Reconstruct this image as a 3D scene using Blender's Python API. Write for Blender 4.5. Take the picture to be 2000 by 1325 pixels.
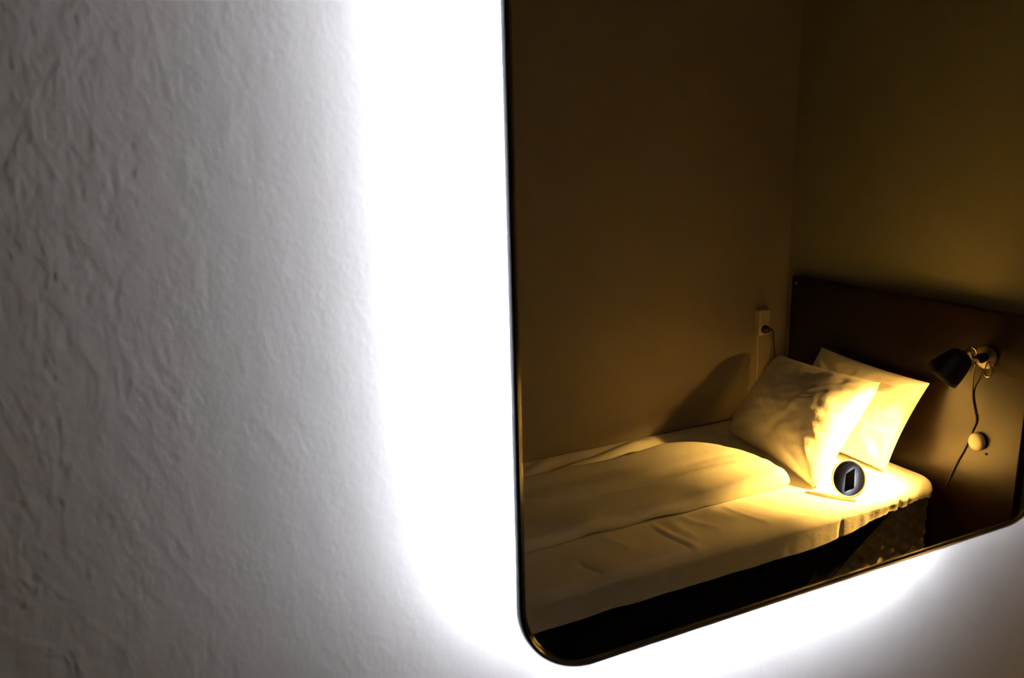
import bpy, bmesh, math, random
from mathutils import Vector, Matrix, noise
random.seed(7)
C = bpy.context.scene
for o in list(bpy.data.objects): bpy.data.objects.remove(o)

# ------------------------------------------------------------------ camera, world, exposure
# The mirror face is the plane y = 0; the room (camera, bed, headboard) lies on its -y side.
CAM = Vector((0, -.45, 1.72))
YAW, PITCH, ROLL = map(math.radians, (25.0715, 13.3805, -1.5091))
F = Vector((math.sin(YAW)*math.cos(PITCH), math.cos(YAW)*math.cos(PITCH), -math.sin(PITCH)))
R = Vector((math.cos(YAW), -math.sin(YAW), 0)); U = R.cross(F)
R2 = R*math.cos(ROLL)+U*math.sin(ROLL); U2 = R2.cross(F)
cd = bpy.data.cameras.new('camera'); cam = bpy.data.objects.new('camera', cd); C.collection.objects.link(cam)
cam.matrix_world = Matrix(((R2.x, U2.x, -F.x, CAM.x), (R2.y, U2.y, -F.y, CAM.y), (R2.z, U2.z, -F.z, CAM.z), (0, 0, 0, 1)))
cd.sensor_width = 36; cd.lens = 36*1600/2000; cd.clip_start = .01
cd.dof.use_dof = True; cd.dof.focus_distance = 2.9; cd.dof.aperture_fstop = 14
C.camera = cam
w = bpy.data.worlds.new('world'); C.world = w; w.use_nodes = True
w.node_tree.nodes['Background'].inputs[0].default_value = (0, 0, 0, 1)
C.view_settings.view_transform = 'Standard'; C.view_settings.look = 'None'
C.view_settings.exposure = 0; C.view_settings.gamma = 1; C.view_settings.use_curve_mapping = False
LAMP_POWER = 800.0        # emission strength of the bulb
LAMP_COLOR = (1, .53, .105)
LED_POWER = 1120.0
SPOT_POWER = 230.0
LED_COLOR = (.92, .93, 1.0)

# ------------------------------------------------------------------ materials
def mat(name, col, rough=.6, metal=0, spec=.5, bump=None, var=0, varscale=8, emis=None, strength=0, stretch=None, coat=0):
    m = bpy.data.materials.new(name); m.use_nodes = True
    nt = m.node_tree; b = nt.nodes['Principled BSDF']
    b.inputs['Base Color'].default_value = (*col, 1); b.inputs['Roughness'].default_value = rough
    b.inputs['Metallic'].default_value = metal; b.inputs['Specular IOR Level'].default_value = spec
    b.inputs['Coat Weight'].default_value = coat
    tc = nt.nodes.new('ShaderNodeTexCoord'); mp = nt.nodes.new('ShaderNodeMapping')
    nt.links.new(tc.outputs['Object'], mp.inputs[0])
    if stretch: mp.inputs['Scale'].default_value = stretch
    if var:
        n = nt.nodes.new('ShaderNodeTexNoise'); n.inputs['Scale'].default_value = varscale; n.inputs['Detail'].default_value = 5
        r = nt.nodes.new('ShaderNodeMix'); r.data_type = 'RGBA'
        r.inputs['A'].default_value = (*[c*(1-var) for c in col], 1); r.inputs['B'].default_value = (*[min(1, c*(1+var)) for c in col], 1)
        nt.links.new(mp.outputs[0], n.inputs['Vector']); nt.links.new(n.outputs['Fac'], r.inputs['Factor'])
        nt.links.new(r.outputs['Result'], b.inputs['Base Color'])
    last = None
    for sc, dist, strg in (bump or []):
        n = nt.nodes.new('ShaderNodeTexNoise'); n.inputs['Scale'].default_value = sc; n.inputs['Detail'].default_value = 3
        bp = nt.nodes.new('ShaderNodeBump'); bp.inputs['Distance'].default_value = dist; bp.inputs['Strength'].default_value = strg
        nt.links.new(mp.outputs[0], n.inputs['Vector']); nt.links.new(n.outputs['Fac'], bp.inputs['Height'])
        if last: nt.links.new(last.outputs[0], bp.inputs['Normal'])
        last = bp
    if last: nt.links.new(last.outputs[0], b.inputs['Normal'])
    if emis:
        b.inputs['Emission Color'].default_value = (*emis, 1); b.inputs['Emission Strength'].default_value = strength
    return m
M = {}
M['wall_white'] = mat('painted_roller_wall', (.66, .66, .66), .8, spec=.2, bump=[(70, .0010, .3), (240, .0006, .3)], var=.05, varscale=45, stretch=(1.15, 1, .8))
M['wall_room'] = mat('beige_wall', (.28, .235, .18), .75, spec=.25, bump=[(160, .004, .3)], var=.03, varscale=20)
M['wall_head'] = mat('olive_wall', (.28, .26, .155), .75, spec=.25, bump=[(160, .004, .3)], var=.03, varscale=20)
M['ceiling'] = mat('ceiling_paint', (.35, .33, .29), .9)
M['floor'] = mat('dark_floor', (.025, .018, .013), .45, bump=[(30, .002, .2)], var=.3, varscale=6, stretch=(1, 8, 1))
M['mirror'] = mat('silvered_glass', (.93, .94, .93), .0, 1)
M['frame'] = mat('dark_frame', (.22, .22, .24), .06, 1)
M['dark'] = mat('matt_black', (.02, .02, .022), .7)
M['led'] = mat('led_diffuser', (.8, .8, .8), .5, emis=LED_COLOR, strength=LED_POWER)
M['bulb'] = mat('lit_bulb', (.8, .8, .8), .5, emis=LAMP_COLOR, strength=LAMP_POWER)
M['headboard'] = mat('dark_stained_board', (.010, .004, .003), .30, spec=.36, bump=[(60, .001, .25)], var=.35, varscale=5, stretch=(1, .6, 6))
M['sheet'] = mat('white_cotton', (.80, .77, .70), .85, spec=.1, bump=[(26, .006, .25), (420, .001, .25)], var=.02)
M['pillow'] = mat('white_pillowcase', (.82, .79, .72), .85, spec=.1, bump=[(35, .006, .3), (420, .001, .3)], var=.02)
M['quilt'] = mat('quilted_ticking', (.36, .32, .24), .85, spec=.1, bump=[(200, .001, .3)], var=.05)
M['blanket'] = mat('black_navy_cloth', (.010, .009, .012), .9, spec=.05, bump=[(90, .002, .3)])
M['base'] = mat('black_bed_base', (.012, .010, .010), .8)
M['shade'] = mat('black_lamp_enamel', (.007, .006, .009), .5, spec=.3)
M['shade_in'] = mat('white_shade_lining', (.75, .72, .66), .6)
M['chrome'] = mat('chrome', (.45, .43, .40), .15, 1)
M['plate'] = mat('brushed_plate', (.20, .17, .13), .4, .6)
M['cable'] = mat('black_cable', (.035, .028, .022), .45)
M['white_plastic'] = mat('cream_plastic', (.58, .54, .44), .4)
M['black_plastic'] = mat('black_plastic', (.02, .018, .018), .4)
M['vanity'] = mat('convex_dark_glass', (.74, .75, .84), .02, 1)
M['vanity_rim'] = mat('pale_rim', (.85, .80, .68), .4)
M['screw'] = mat('steel_screw', (.5, .5, .48), .35, .9)
M['hole'] = mat('dark_hole', (.01, .008, .006), .9)

# ------------------------------------------------------------------ helpers
def link(name, me, m, parent=None, smooth=False):
    o = bpy.data.objects.new(name, me); C.collection.objects.link(o)
    if m: me.materials.append(m)
    if smooth: me.polygons.foreach_set('use_smooth', [True]*len(me.polygons))
    if parent: o.parent = parent
    return o
def obj(name, bm, m, parent=None, smooth=False):
    bmesh.ops.recalc_face_normals(bm, faces=bm.faces)
    me = bpy.data.meshes.new(name); bm.to_mesh(me); bm.free()
    return link(name, me, m, parent, smooth)
def thing(name, loc, label, cat, group=None):
    o = bpy.data.objects.new(name, None); C.collection.objects.link(o); o.location = loc; o.empty_display_size = .05
    return tag(o, label, cat, group)
def tag(o, label, cat, group=None):
    o['label'] = label; o['category'] = cat
    if group: o['group'] = group
    return o
def shift(bm, v):
    bmesh.ops.translate(bm, verts=bm.verts, vec=v)
    return bm
def box(x0, x1, y0, y1, z0, z1, bev=0, seg=2, bm=None):
    bm = bm or bmesh.new()
    vs = [bm.verts.new(p) for p in ((x0,y0,z0),(x1,y0,z0),(x1,y1,z0),(x0,y1,z0),(x0,y0,z1),(x1,y0,z1),(x1,y1,z1),(x0,y1,z1))]
    for f in ((0,3,2,1),(4,5,6,7),(0,1,5,4),(1,2,6,5),(2,3,7,6),(3,0,4,7)): bm.faces.new([vs[i] for i in f])
    if bev: bmesh.ops.bevel(bm, geom=bm.edges[:], offset=bev, segments=seg, affect='EDGES', profile=.5)
    return bm
def frame_of(d):
    d = Vector(d).normalized(); a = Vector((0, 0, 1)) if abs(d.z) < .9 else Vector((1, 0, 0))
    x = a.cross(d).normalized(); return x, d.cross(x), d
def lathe(prof, origin, axis, n=40, bm=None, sx=1, sy=1, closed=False, up=None):
    """profile [(r, h)] turned about axis"""
    bm = bm or bmesh.new(); x, y, d = frame_of(axis)
    if up is not None:
        d = Vector(axis).normalized(); y = (Vector(up)-d*Vector(up).dot(d)).normalized(); x = y.cross(d)
    origin = Vector(origin); rings = []
    for r, h in prof:
        if r < 1e-6: rings.append([bm.verts.new(origin+d*h)])
        else: rings.append([bm.verts.new(origin+d*h+x*(r*sx*math.cos(2*math.pi*i/n))+y*(r*sy*math.sin(2*math.pi*i/n))) for i in range(n)])
    prs = list(zip(rings, rings[1:]))+([(rings[-1], rings[0])] if closed else [])
    for a, b in prs:
        for i in range(n):
            j = (i+1) % n
            if len(a) == 1 and len(b) == 1: continue
            if len(a) == 1: bm.faces.new((a[0], b[i], b[j]))
            elif len(b) == 1: bm.faces.new((a[i], b[0], a[j]))
            else: bm.faces.new((a[i], b[i], b[j], a[j]))
    return bm
def smoothpts(P, n=8, closed=False):
    P = [Vector(p) for p in P]; out = []; N = len(P)
    for i in range(N if closed else N-1):
        g = (lambda k: P[k % N]) if closed else (lambda k: P[min(max(k, 0), N-1)])
        a, b, c, d = g(i-1), g(i), g(i+1), g(i+2)
        for k in range(n):
            t = k/n
            out.append(.5*((2*b)+(-a+c)*t+(2*a-5*b+4*c-d)*t*t+(-a+3*b-3*c+d)*t*t*t))
    if not closed: out.append(P[-1])
    return out
def tube(P, r, n=8, closed=False, bm=None):
    bm = bm or bmesh.new(); rings = []; N = len(P)
    x = None
    for i, p in enumerate(P):
        a = P[(i-1) % N] if (closed or i) else p
        b = P[(i+1) % N] if (closed or i < N-1) else p
        d = (b-a).normalized()
        if x is None: x = frame_of(d)[0]
        x = (x-d*x.dot(d)).normalized(); y = d.cross(x)
        rings.append([bm.verts.new(p+(x*math.cos(2*math.pi*k/n)+y*math.sin(2*math.pi*k/n))*r) for k in range(n)])
    for i in range(N if closed else N-1):
        a, b = rings[i], rings[(i+1) % N]
        for k in range(n): bm.faces.new((a[k], b[k], b[(k+1) % n], a[(k+1) % n]))
    if not closed:
        bm.faces.new(rings[0]); bm.faces.new(rings[-1][::-1])
    return bm
def sstep(a, b, t):
    t = min(1, max(0, (t-a)/(b-a))); return t*t*(3-2*t)
def nz(x, y, z=0): return noise.noise(Vector((x, y, z)))
def grid(fn, nu, nv, bm=None, closed_v=False):
    bm = bm or bmesh.new()
    V = [[bm.verts.new(fn(i/(nu-1), j/(nv-1))) for j in range(nv)] for i in range(nu)]
    for i in range(nu-1):
        for j in range(nv-1): bm.faces.new((V[i][j], V[i+1][j], V[i+1][j+1], V[i][j+1]))
    return bm

# ------------------------------------------------------------------ the room
def struct(name, bm, m):
    o = obj(name, bm, m); o['kind'] = 'structure'; return o
XL, XR, YB, YF, H = -3.0, 2.60, .03, -2.24, 2.55     # YB: wall that carries the mirror; YF: wall beside the bed
struct('floor', box(XL-.1, XR+.1, YF-.1, YB+.1, -.1, 0), M['floor'])
struct('ceiling', box(XL-.1, XR+.1, YF-.1, YB+.1, H, H+.1), M['ceiling'])
struct('wall_back', box(XL-.1, XR+.1, YB, YB+.1, 0, H), M['wall_white'])
struct('wall_front', box(XL-.1, XR+.1, YF-.1, YF, 0, H), M['wall_room'])
struct('wall_right', box(XR, XR+.1, YF, YB, 0, H), M['wall_head'])
struct('wall_left', box(XL-.1, XL, YF, YB, 0, H), M['wall_room'])

# ------------------------------------------------------------------ the mirror with its light strips
mx0, mx1, mz0, mz1, mr = .210, .785, 1.353, 2.08, .060
def rrect(x0, x1, z0, z1, r, n=14):
    P = []
    for cx, cz, a0 in ((x1-r, z0+r, -90), (x1-r, z1-r, 0), (x0+r, z1-r, 90), (x0+r, z0+r, 180)):
        for k in range(n+1):
            a = math.radians(a0+90*k/n); P.append((cx+r*math.cos(a), cz+r*math.sin(a)))
    return P
mirror = thing('wall_mirror', ((mx0+mx1)/2, YB, mz0), 'large wall mirror with rounded corners and a white glow behind it, reflecting a dim bedroom', 'mirror')
def mobj(name, bm, m, parent, smooth=False, org=None):
    org = org if org is not None else parent.location
    shift(bm, -Vector(org)); return obj(name, bm, m, parent, smooth)
bm = bmesh.new()
P = rrect(mx0+.001, mx1-.001, mz0+.001, mz1-.001, mr-.001)
f0 = bm.faces.new([bm.verts.new((x, 0, z)) for x, z in P]); f1 = bm.faces.new([bm.verts.new((x, .004, z)) for x, z in P])
n_ = len(P); vs0, vs1 = list(f0.verts), list(f1.verts)
for i in range(n_): bm.faces.new((vs0[i], vs0[(i+1) % n_], vs1[(i+1) % n_], vs1[i]))
mobj('glass', bm, M['mirror'], mirror)
bm = bmesh.new(); PB = rrect(mx0+.003, mx1-.003, mz0+.003, mz1-.003, mr-.003)
fa = bm.faces.new([bm.verts.new((x, .0041, z)) for x, z in PB]); fb = bm.faces.new([bm.verts.new((x, .0044, z)) for x, z in PB])
va, vb = list(fa.verts), list(fb.verts)
for i in range(len(PB)): bm.faces.new((va[i], va[(i+1) % len(PB)], vb[(i+1) % len(PB)], vb[i]))
mobj('back_panel', bm, M['dark'], mirror)
# thin half-round edge all the way round
bm = bmesh.new(); prof = [(0, .004), (0, .001), (.0005, -.0010), (.0016, -.0019), (.0028, -.0022), (.0040, -.0018), (.0050, -.0009), (.0056, .0002), (.0056, .004)]
rings = []
for inset, yy in prof:
    rings.append([bm.verts.new((x, yy, z)) for x, z in rrect(mx0+inset, mx1-inset, mz0+inset, mz1-inset, mr-inset)])
for a, b in zip(rings, rings[1:]):
    for i in range(n_): bm.faces.new((a[i], a[(i+1) % n_], b[(i+1) % n_], b[i]))
mobj('edge_rim', bm, M['frame'], mirror, True)
mobj('back_box', box(mx0+.075, mx1-.075, .004, YB, mz0+.075, mz1-.075), M['dark'], mirror)
ins, sw = .028, .008
def strip(x0, x1, z0, z1):
    mobj('light_strip', box(x0, x1, .0045, .0095, z0, z1), M['led'], mirror)
    t = .0015
    bm = box(x0-t, x0, .0042, .0092, z0-t, z1+t); box(x1, x1+t, .0042, .0092, z0-t, z1+t, bm=bm)
    box(x0, x1, .0042, .0092, z0-t, z0, bm=bm); box(x0, x1, .0042, .0092, z1, z1+t, bm=bm)
    mobj('added_strip_baffle', bm, M['dark'], mirror)  # unseen dark lips added to steepen the glow's falloff on the wall
strip(mx0+ins, mx0+ins+sw, mz0+.075, mz1-.075)
strip(mx1-ins-sw, mx1-ins, mz0+.075, mz1-.075)
strip(mx0+.085, mx1-.15, mz0+ins, mz0+ins+sw)
strip(mx0+.085, mx1-.15, mz1-ins-sw, mz1-ins)

# ------------------------------------------------------------------ headboard
hb = thing('headboard', (XR, -1.65, 0), 'dark brown flat headboard panel fixed to the wall behind the pillows', 'headboard')
mobj('panel', box(2.56, XR-.001, -2.178, -1.125, .06, 1.14, .003), M['headboard'], hb)
mobj('screw', lathe([(0, 0), (.006, 0), (.006, .002), (.004, .003), (0, .003)], (2.56, -2.150, 1.114), (-1, 0, 0), 16), M['screw'], hb)
mobj('screw_hole', lathe([(0, 0), (.0045, 0), (.0045, .0012), (.003, .0006), (0, .0003)], (2.56, -1.236, .652), (-1, 0, 0), 16), M['hole'], hb)

# ------------------------------------------------------------------ bed: base, mattress, cloth
BX0, BX1, BY0, BY1 = .55, 2.55, -2.225, -1.40
bb = thing('bed', (1.55, -1.82, 0), 'low dark bed base under the pale quilted mattress', 'bed')
mobj('box_base', box(BX0, BX1, BY0, BY1-.015, .09, .19, .01), M['base'], bb)
for x in (.65, 2.45):
    for y in (-2.14, -1.50): mobj('leg', lathe([(0, 0), (.022, 0), (.028, .09), (0, .09)], (x, y, 0), (0, 0, 1), 16), M['base'], bb)
mt = thing('mattress', (1.55, -1.82, .19), 'thick pale mattress with a diamond-quilted side, under the white sheet', 'mattress')
mobj('core', box(BX0, BX1-.005, BY0, BY1-.012, .192, .478, .03, 3), M['quilt'], mt, True)
def quilt(u, v):       # near side with stitched diamonds
    L = BX1-BX0; W = .29
    a = u*(L+.10); z = .195+v*.275
    s = (a+z*1.35)/.078; t = (a-z*1.35)/.078
    d = min(abs(s-round(s)), abs(t-round(t)))*2
    puff = .008*(1-(1-min(1, d*1.25))**2)
    e = min(v, 1-v); round_ = .022*(1-math.sqrt(max(0, 1-(1-min(1, e/.16))**2)))
    r = .05
    off = puff-round_
    if a < L-r: return Vector((BX0+a, BY1-.012+off, z))
    th = min((a-(L-r))/r, math.pi/2)
    if (a-(L-r))/r > math.pi/2: return Vector((BX1+off-.002, BY1-.012-r-((a-(L-r))-r*math.pi/2), z))
    return Vector((BX1-r+(r+off)*math.sin(th)-.002*math.sin(th), BY1-.012-r+(r+off)*math.cos(th), z))
mobj('quilted_side', grid(quilt, 520, 60), M['quilt'], mt, True)
pip = [Vector((BX0, BY1-.010, .458)), Vector((2.0, BY1-.010, .458)), Vector((2.49, BY1-.010, .456)), Vector((2.53, BY1-.022, .456)), Vector((2.55, BY1-.055, .456)), Vector((2.551, BY1-.15, .456))]
mobj('piping', tube(smoothpts(pip), .005), M['quilt'], mt, True)

# dark cloth hanging over the side, pulled aside to show the quilting
def blanket(u, v):
    z = .44-v*.36
    xr = 2.30 if z > .41 else 2.272+(z-.403)*(2.272-1.988)/(.403-.212)
    x = BX0+.02+u*(xr-BX0-.02)
    y = BY1+.004+.010*v+.004*math.sin(x*23+2*nz(x*2, z*3))*v+.003*nz(x*6, z*6)
    return Vector((x, y, z))
bk = obj('bed_skirt', grid(blanket, 160, 30), M['blanket'], None, True)
md = bk.modifiers.new('thick', 'SOLIDIFY'); md.thickness = .003
tag(bk, 'near-black cloth hanging down the side of the bed, its end cut slantwise', 'bed skirt')

TOP = .505
def sheet_top(x, y):      # y real (negative)
    z = TOP+.004*nz(x*2.1, y*3)+.0025*nz(x*9+3, y*5)+.014*sstep(-2.12, -2.22, y)
    def crease(x0, y0, x1, y1, wdt, hgt):
        dx, dy = x1-x0, y1-y0; L = math.hypot(dx, dy); t = ((x-x0)*dx+(y-y0)*dy)/L/L
        if t < -.15 or t > 1.15: return 0
        s = ((x-x0)*dy-(y-y0)*dx)/L+.006*math.sin(t*5)
        k = sstep(-.15, .2, t)*(1-sstep(.8, 1.15, t))
        return k*hgt*.5*math.exp(-(s/wdt/1.6)**2)
    for c in ((1.42,-1.56,1.44,-1.38,.006,-.006),(1.435,-1.57,1.46,-1.38,.012,.009),(1.10,-1.48,1.12,-1.38,.007,-.007),(1.50,-1.58,1.49,-1.42,.016,.010),(1.55,-1.59,1.60,-1.45,.010,.007),
              (1.72,-1.57,1.76,-1.40,.008,.007),(1.66,-1.59,1.70,-1.46,.020,.008),(1.88,-1.55,1.96,-1.38,.014,.008),(1.25,-1.60,1.28,-1.46,.014,.007),
              (1.36,-2.10,1.84,-2.18,.016,.040),(1.66,-2.08,1.90,-2.10,.012,.030),(1.15,-2.12,1.42,-2.20,.016,.018)):
        z += crease(*c)
    return z
RS = .035
def hem(x):
    h = .396
    h += .012*sstep(1.90, 2.08, x)+.040*sstep(2.05, 2.32, x)+.014*sstep(2.34, 2.42, x)-.012*sstep(2.42, 2.52, x)
    return h+.0035*nz(x*11, 1.7)+(.004*nz(x*34, 4)+.006*nz(x*75, 2))*sstep(2.1, 2.3, x)
def fold(a, R_):          # arc coordinate -> (advance, drop)
    if a <= 0: return a, 0
    if a < R_*math.pi/2: th = a/R_; return R_*math.sin(th), R_*(1-math.cos(th))
    return R_, R_+(a-R_*math.pi/2)
SY = -1.368; SX = 2.550
def sheet(u, v):
    # u along bed, v from wall side to near hem
    xa = BX0+u*(SX-BX0-RS+.09); ax, dx = fold(xa-(SX-RS), RS); x = SX-RS+ax
    ytop = (SY-RS)-(-2.228)
    xc = min(x, SX)
    hz = hem(x)
    if v < .72:
        y = -2.228+ytop*v/.72; ay, dy = 0, 0
        wob = 0
    else:
        tot = RS*math.pi/2+(TOP-RS-hz)
        a = (v-.72)/.28*tot; ay, dy = fold(a, RS); y = SY-RS+ay
        g = sstep(1.95, 2.3, x); q = sstep(.1, 1, a/tot)
        wob = q*((.001+.003*g)*nz(x*30, a*4)+.004*nz(x*6, 0)-.004*g*q)
        for fx, fw, fh in ((2.045, .010, -.006), (2.325, .007, -.011), (2.37, .005, -.006)): wob += q*fh*math.exp(-((x-fx)/fw)**2)
    # rounded plan corner at the head end
    cr = .10
    ddx = x-(SX-cr); ddy = y-(SY-cr)
    if ddx > 0 and ddy > 0:
        m_ = max(ddx, ddy); k = m_/math.hypot(ddx, ddy) if math.hypot(ddx, ddy) > 0 else 1
        x = SX-cr+ddx*k*1.0; y = SY-cr+ddy*k
    z = sheet_top(x, y)-min(dx+dy, max(dy, TOP-hz))
    return Vector((x, y+wob, z))
sh = obj('bed_sheet', grid(sheet, 560, 170), M['sheet'], None, True)
md = sh.modifiers.new('thick', 'SOLIDIFY'); md.thickness = .0025; md.offset = 1
tag(sh, 'creamy white fitted sheet stretched over the mattress, gathered at its front hem', 'sheet')

# folded duvet lying along the bed
def curl(t, L, r):        # t in 0..1 along a span L whose far end rolls under with radius r -> (distance from the outline, height share)
    arc = L-r+math.pi*r; a = (1-t)*arc
    if a < math.pi*r:
        th = a/r; return r-r*math.sin(th), (1-math.cos(th))/2
    return r+a-math.pi*r, 1
def duvet(u, v):
    x0, x1 = .62, 2.03
    dh, ph = curl(u, x1-x0, .034)
    x = x1-dh
    t = max(0, (x-1.78)/(x1-1.78))
    yn = -1.592+.006*nz(x*3, 7)-.004*math.sin(x*6)+.012*t*t-.018*t**6
    yf = -2.050+.006*nz(x*4, 9)+.16*t**1.7
    W = yn-yf; rn = .022+.010*t
    if v > .5: d, p = curl((v-.5)*2, W/2, rn); y = yn-d
    else: d, p = curl(1-v*2, W/2, .024); y = yf+d
    xe = x-.05*t*t*sstep(.4, 0, (y-yf)/W)
    Hh = .040+.030*sstep(1.55, 1.98, x)
    q = p*ph
    lift = .012*math.exp(-((x-1.47)/.10)**2)+.010*math.exp(-((x-1.22)/.07)**2)+.006*math.exp(-((x-1.66)/.05)**2)
    lift *= sstep(.12, 0, yn-y)
    z = TOP+.001+lift+Hh*q*(1+.10*nz(x*4, y*5, 2))+q*(.006*nz(x*2.2, y*7, 5)+.003*math.sin(y*38+x*2)*sstep(1.9, 1.3, x))
    z += q*.005*math.exp(-((y+1.70+.22*(1.95-x))/.022)**2)*sstep(1.45, 1.8, x)-q*.004*math.exp(-((y+1.80+.12*(1.95-x))/.03)**2)*sstep(1.5, 1.9, x)
    return Vector((xe, y, z))
bm = grid(duvet, 220, 120)
dv = obj('duvet', bm, M['sheet'], None, True)
md = dv.modifiers.new('thick', 'SOLIDIFY'); md.thickness = .004; md.offset = 1
tag(dv, 'white duvet folded lengthwise along the middle of the bed, rounded end near the pillows', 'duvet')

# ------------------------------------------------------------------ pillows
def pillow(name, TL, TR, BL, BR, T, seed, pinch, label, creases=()):
    TL, TR, BL, BR = map(Vector, (TL, TR, BL, BR))
    cen = (TL+TR+BL+BR)/4
    nrm = ((TR-BL).cross(TL-BR)).normalized()
    if nrm.x > 0: nrm = -nrm                     # towards the room
    root = thing(name, cen-Vector((0, 0, cen.z-TOP)), label, 'pillow', 'white pillows at the head of the bed')
    bm = bmesh.new(); N = 70
    def pt(u, v, side):
        a, b = u*2-1, v*2-1
        ia = 1-pinch*(1-b*b)*1.0; ib = 1-pinch*(1-a*a)*.8
        a2, b2 = a*(1-pinch*(1-b*b)), b*(1-pinch*(1-a*a))
        uu, vv = (a2+1)/2, (b2+1)/2
        p = BL*(1-uu)*(1-vv)+BR*uu*(1-vv)+TL*(1-uu)*vv+TR*uu*vv
        h = ((1-a*a)*(1-b*b))
        th = T*.5*(h**.37)*(1+.12*nz(a*1.3+seed, b*1.3))
        w_ = .007*nz(a*2.4+seed, b*2.4, side*3)+.0025*nz(a*7, b*7+seed, side)
        for cx, cy in ((1, 1), (-1, 1), (1, -1), (-1, -1)):      # folds running into the corners
            dx, dy = a-cx, b-cy; rr = math.hypot(dx, dy); an = math.atan2(dy, dx)
            w_ += .0045*math.sin(an*9+seed+cx)*math.exp(-((rr-.42)/.28)**2)
        if side > 0:
            for (a0, b0, a1, b1, wd, hh) in creases:
                ddx, ddy = a1-a0, b1-b0; L = math.hypot(ddx, ddy); t = ((a-a0)*ddx+(b-b0)*ddy)/L/L
                s = ((a-a0)*ddy-(b-b0)*ddx)/L
                w_ += hh*math.exp(-(s/wd)**2)*sstep(-.2, .2, t)*(1-sstep(.7, 1.15, t))
        e = min(1, h*6)
        q = p+nrm*(side*(th*(1 if side > 0 else .72)+w_*e*(1 if side > 0 else .5)))
        q.z = max(q.z, TOP+.004)
        q.y = max(q.y, YF+.008); q.x = min(q.x, 2.553)
        return q
    for side in (1, -1):
        grid(lambda u, v: pt(u, v, side), N, N, bm)
    bmesh.ops.remove_doubles(bm, verts=bm.verts, dist=.0004)
    mobj('pillowcase', bm, M['pillow'], root, True)
    # stitched seam along the rim
    rim = []
    for k in range(N*4):
        s = k/N; i = int(s); f = s-i
        u, v = ((f, 0), (1, f), (1-f, 1), (0, 1-f))[i]
        rim.append(pt(u, v, 1))
    mobj('seam', tube(rim, .0022, 6, True), M['pillow'], root, True)
    return root
pillow('pillow', (2.400, -2.055, .838), (2.360, -1.522, .862), (2.205, -2.130, .515), (2.085, -1.525, .515), .22, 1.3, .055,
       'front white pillow, leaning back, half in shadow, with a bright pointed corner',
       ((.95, .9, .35, .42, .05, .008), (.9, .74, .3, .25, .045, -.010), (.20, -.2, .05, -.75, .07, -.006), (.30, .25, .18, -.3, .05, .005)))
pillow('pillow', (2.515, -1.945, .880), (2.495, -1.430, .862), (2.400, -2.04, .515), (2.420, -1.52, .515), .125, 5.1, .05,
       'back white pillow, standing against the dark headboard behind the other pillow',
       ((.6, .75, -.5, .55, .05, -.016), (.9, .7, .0, .4, .05, .012)))

# ------------------------------------------------------------------ small round mirror on the bed
dc = Vector((2.137, -1.430, .577)); dn = (Vector((.48, 0, 1.61))-dc).normalized()
vm = thing('round_mirror', (dc.x, dc.y, TOP), 'small round shiny mirror with pale rim propped on the bed before the pillows', 'mirror')
a, RR = .058, .62
prof = []
for k in range(15):
    r = a*k/14; prof.append((r, math.sqrt(RR*RR-r*r)-math.sqrt(RR*RR-a*a)))
OV = .84
mobj('convex_glass', lathe(prof, dc, dn, 64, sx=OV, up=(0, 0, 1)), M['vanity'], vm, True)
mobj('rim', lathe([(a+.001, -.004), (a+.001, .002), (a+.004, .004), (a+.008, .002), (a+.008, -.010), (0, -.012)], dc, dn, 64, sx=OV, up=(0, 0, 1)), M['vanity_rim'], vm, True)

# ------------------------------------------------------------------ bedside lamp on the headboard
lp = thing('wall_lamp', (2.56, -1.270, .985), 'black conical spot lamp clamped to the headboard, shining down on the pillows', 'lamp')
mp_ = Vector((2.56, -1.275, .985))
mobj('wall_plate', lathe([(0, 0), (.040, 0), (.040, .005), (.036, .008), (0, .008)], mp_, (-1, 0, 0), 40), M['plate'], lp, True)
mobj('pivot', lathe([(0, .006), (.014, .006), (.016, .012), (.016, .034), (.012, .040), (0, .040)], mp_, (-1, 0, 0), 24), M['black_plastic'], lp, True)
mobj('knob', lathe([(0, 0), (.010, 0), (.012, .004), (.012, .016), (.009, .020), (0, .020)], mp_+Vector((-.034, 0, 0)), (-.5, .8, -.1), 20), M['black_plastic'], lp, True)
opening = Vector((2.392, -1.310, .936)); ax = Vector((-.377, -.49, -.81)).normalized()
neck = opening-ax*.108
mobj('joint_arm', tube(smoothpts([mp_+Vector((-.030, 0, 0)), mp_+Vector((-.055, -.012, .004)), neck-ax*.010, neck+ax*.012]), .006, 10), M['chrome'], lp, True)
OR, BR_, SL = .058, .026, .100
apex = opening-ax*SL
outer = [(0, -.004), (.014, -.004), (.026, 0), (.036, .006), (.042, .018), (.050, .050), (.0555, .078), (OR, SL)]
inner = [(OR-.002, SL), (.0535, .078), (.048, .050), (.040, .019), (.034, .008), (0, .006)]
so = mobj('lamp_shade', lathe(outer+inner[:1], apex, ax, 48), M['shade'], lp, True)
mobj('shade_lining', lathe(inner, apex, ax, 48), M['shade_in'], lp, True)
mobj('bulb', lathe([(0, .012), (.009, .014), (.010, .026), (.014, .038), (.016, .050), (.014, .060), (.008, .066), (0, .068)], apex, ax, 20), M['bulb'], lp, True)
sl = bpy.data.lights.new('reflector_beam', 'SPOT'); sl.energy = SPOT_POWER; sl.color = LAMP_COLOR
sl.spot_size = math.radians(70); sl.spot_blend = 1; sl.shadow_soft_size = .012
so_ = bpy.data.objects.new('reflector_beam', sl); C.collection.objects.link(so_); so_.parent = lp
so_.matrix_local = Matrix.Translation(apex+ax*.075-lp.location) @ ax.to_track_quat('-Z', 'Y').to_matrix().to_4x4()
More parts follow.
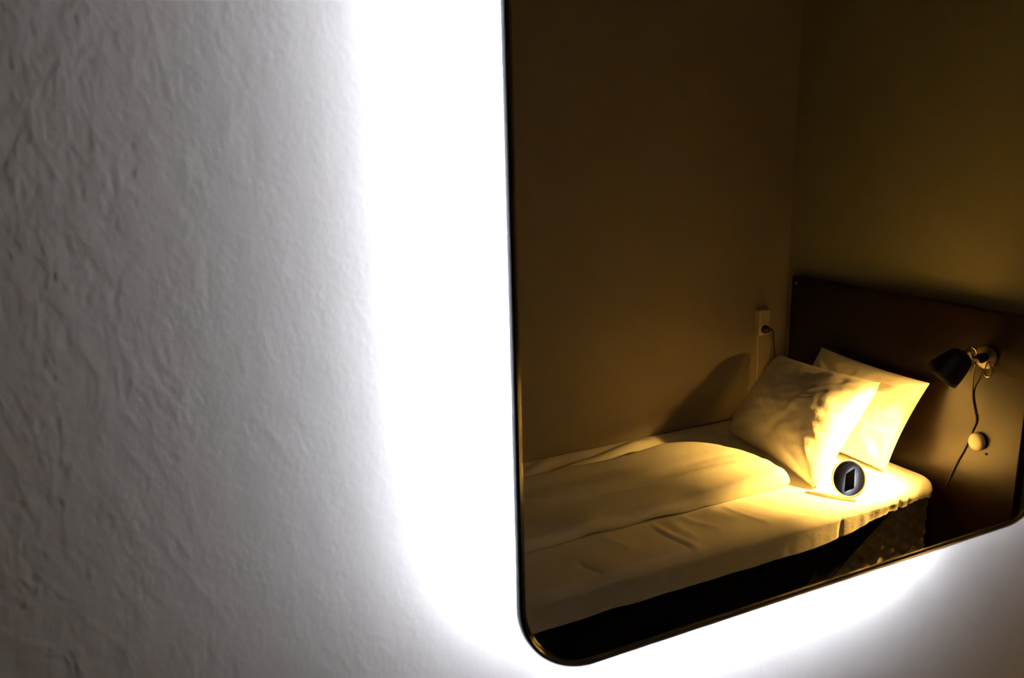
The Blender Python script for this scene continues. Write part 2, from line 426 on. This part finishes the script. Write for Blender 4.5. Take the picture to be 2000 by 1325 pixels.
# chrome wire bow of the clamp and its hook
bow = [mp_+Vector((-.030, -.030, -.020)), mp_+Vector((-.050, -.036, .012)), mp_+Vector((-.048, -.026, .036)), mp_+Vector((-.036, -.012, .020)), mp_+Vector((-.034, -.012, -.018)), mp_+Vector((-.040, -.022, -.030))]
mobj('wire_bow', tube(smoothpts(bow, 8, True), .0022, 8, True), M['chrome'], lp, True)
hook = [mp_+Vector((-.010, .018, -.012)), mp_+Vector((-.018, .034, -.030)), mp_+Vector((-.020, .036, -.052)), mp_+Vector((-.020, .022, -.060)), mp_+Vector((-.018, .012, -.048)), mp_+Vector((-.012, .012, -.020))]
mobj('clamp_hook', tube(smoothpts(hook, 8, True), .0026, 8, True), M['chrome'], lp, True)
Y3 = 2.556
cab = [(2.52, -1.283, .965), (2.535, -1.297, .935), (2.545, -1.303, .898), (Y3, -1.308, .860), (Y3, -1.302, .822), (Y3, -1.286, .775), (Y3, -1.283, .755), (Y3, -1.292, .722), (Y3, -1.298, .700), (Y3, -1.312, .650), (Y3, -1.335, .590), (Y3, -1.352, .540), (2.562, -1.375, .47)]
mobj('cable', tube(smoothpts(cab), .0026, 8), M['cable'], lp, True)
mobj('switch', lathe([(0, .0), (.026, 0), (.029, .004), (.029, .012), (.026, .018), (.018, .021), (0, .023)], (2.558, -1.268, .688), (-1, 0, 0), 40, sx=1, sy=1.1, up=(0, 0, 1)), M['white_plastic'], lp, True)['label'] = 'cream round cord switch'

# ------------------------------------------------------------------ double socket with plug
sk = thing('wall_socket', (2.445, YF, .94), 'cream double socket box on the wall left of the headboard', 'socket')
fy = YF+.034
mobj('box_body', box(2.417, 2.474, YF, fy, .890, .998, .003), M['white_plastic'], sk)
for z in (.969, .917):
    mobj('outlet', lathe([(.024, -.0005), (.024, .0030), (.020, .0030), (.0185, -.0060), (0, -.0060)][::1], (2.4455, fy, z), (0, 1, 0), 32), M['white_plastic'], sk, True)
    if z > .95:
        for dx in (-.0095, .0095): mobj('pin_hole', lathe([(0, 0), (.0028, 0), (.0028, .0012), (0, .0012)], (2.4455+dx, fy-.0058, z), (0, 1, 0), 12), M['hole'], sk)
pg = thing('power_plug', (2.4455, fy, .915), 'black plug with cable, in the lower outlet of the wall socket', 'plug')
mobj('plug_body', lathe([(0, -.004), (.017, -.004), (.018, .004), (.017, .014), (.012, .022), (0, .024)], (2.4455, fy, .915), (.15, 1, 0), 24), M['black_plastic'], pg, True)
pc = [(2.452, fy+.014, .915), (2.472, fy+.016, .913), (2.492, fy+.006, .898), (2.510, fy-.010, .865), (2.524, fy-.02, .825), (2.535, fy-.024, .78), (2.54, fy-.026, .66)]
mobj('cord', tube(smoothpts(pc), .0034, 8), M['cable'], pg, True)
wc = [(2.437, YF+.003, .892), (2.438, YF+.003, .84), (2.442, YF+.003, .76), (2.446, YF+.003, .60), (2.45, YF+.003, .46)]
wco = obj('wall_cable', tube(smoothpts(wc), .0022, 8), M['white_plastic'], None, True)
tag(wco, 'thin cable running straight down the wall from under the double socket', 'cable')
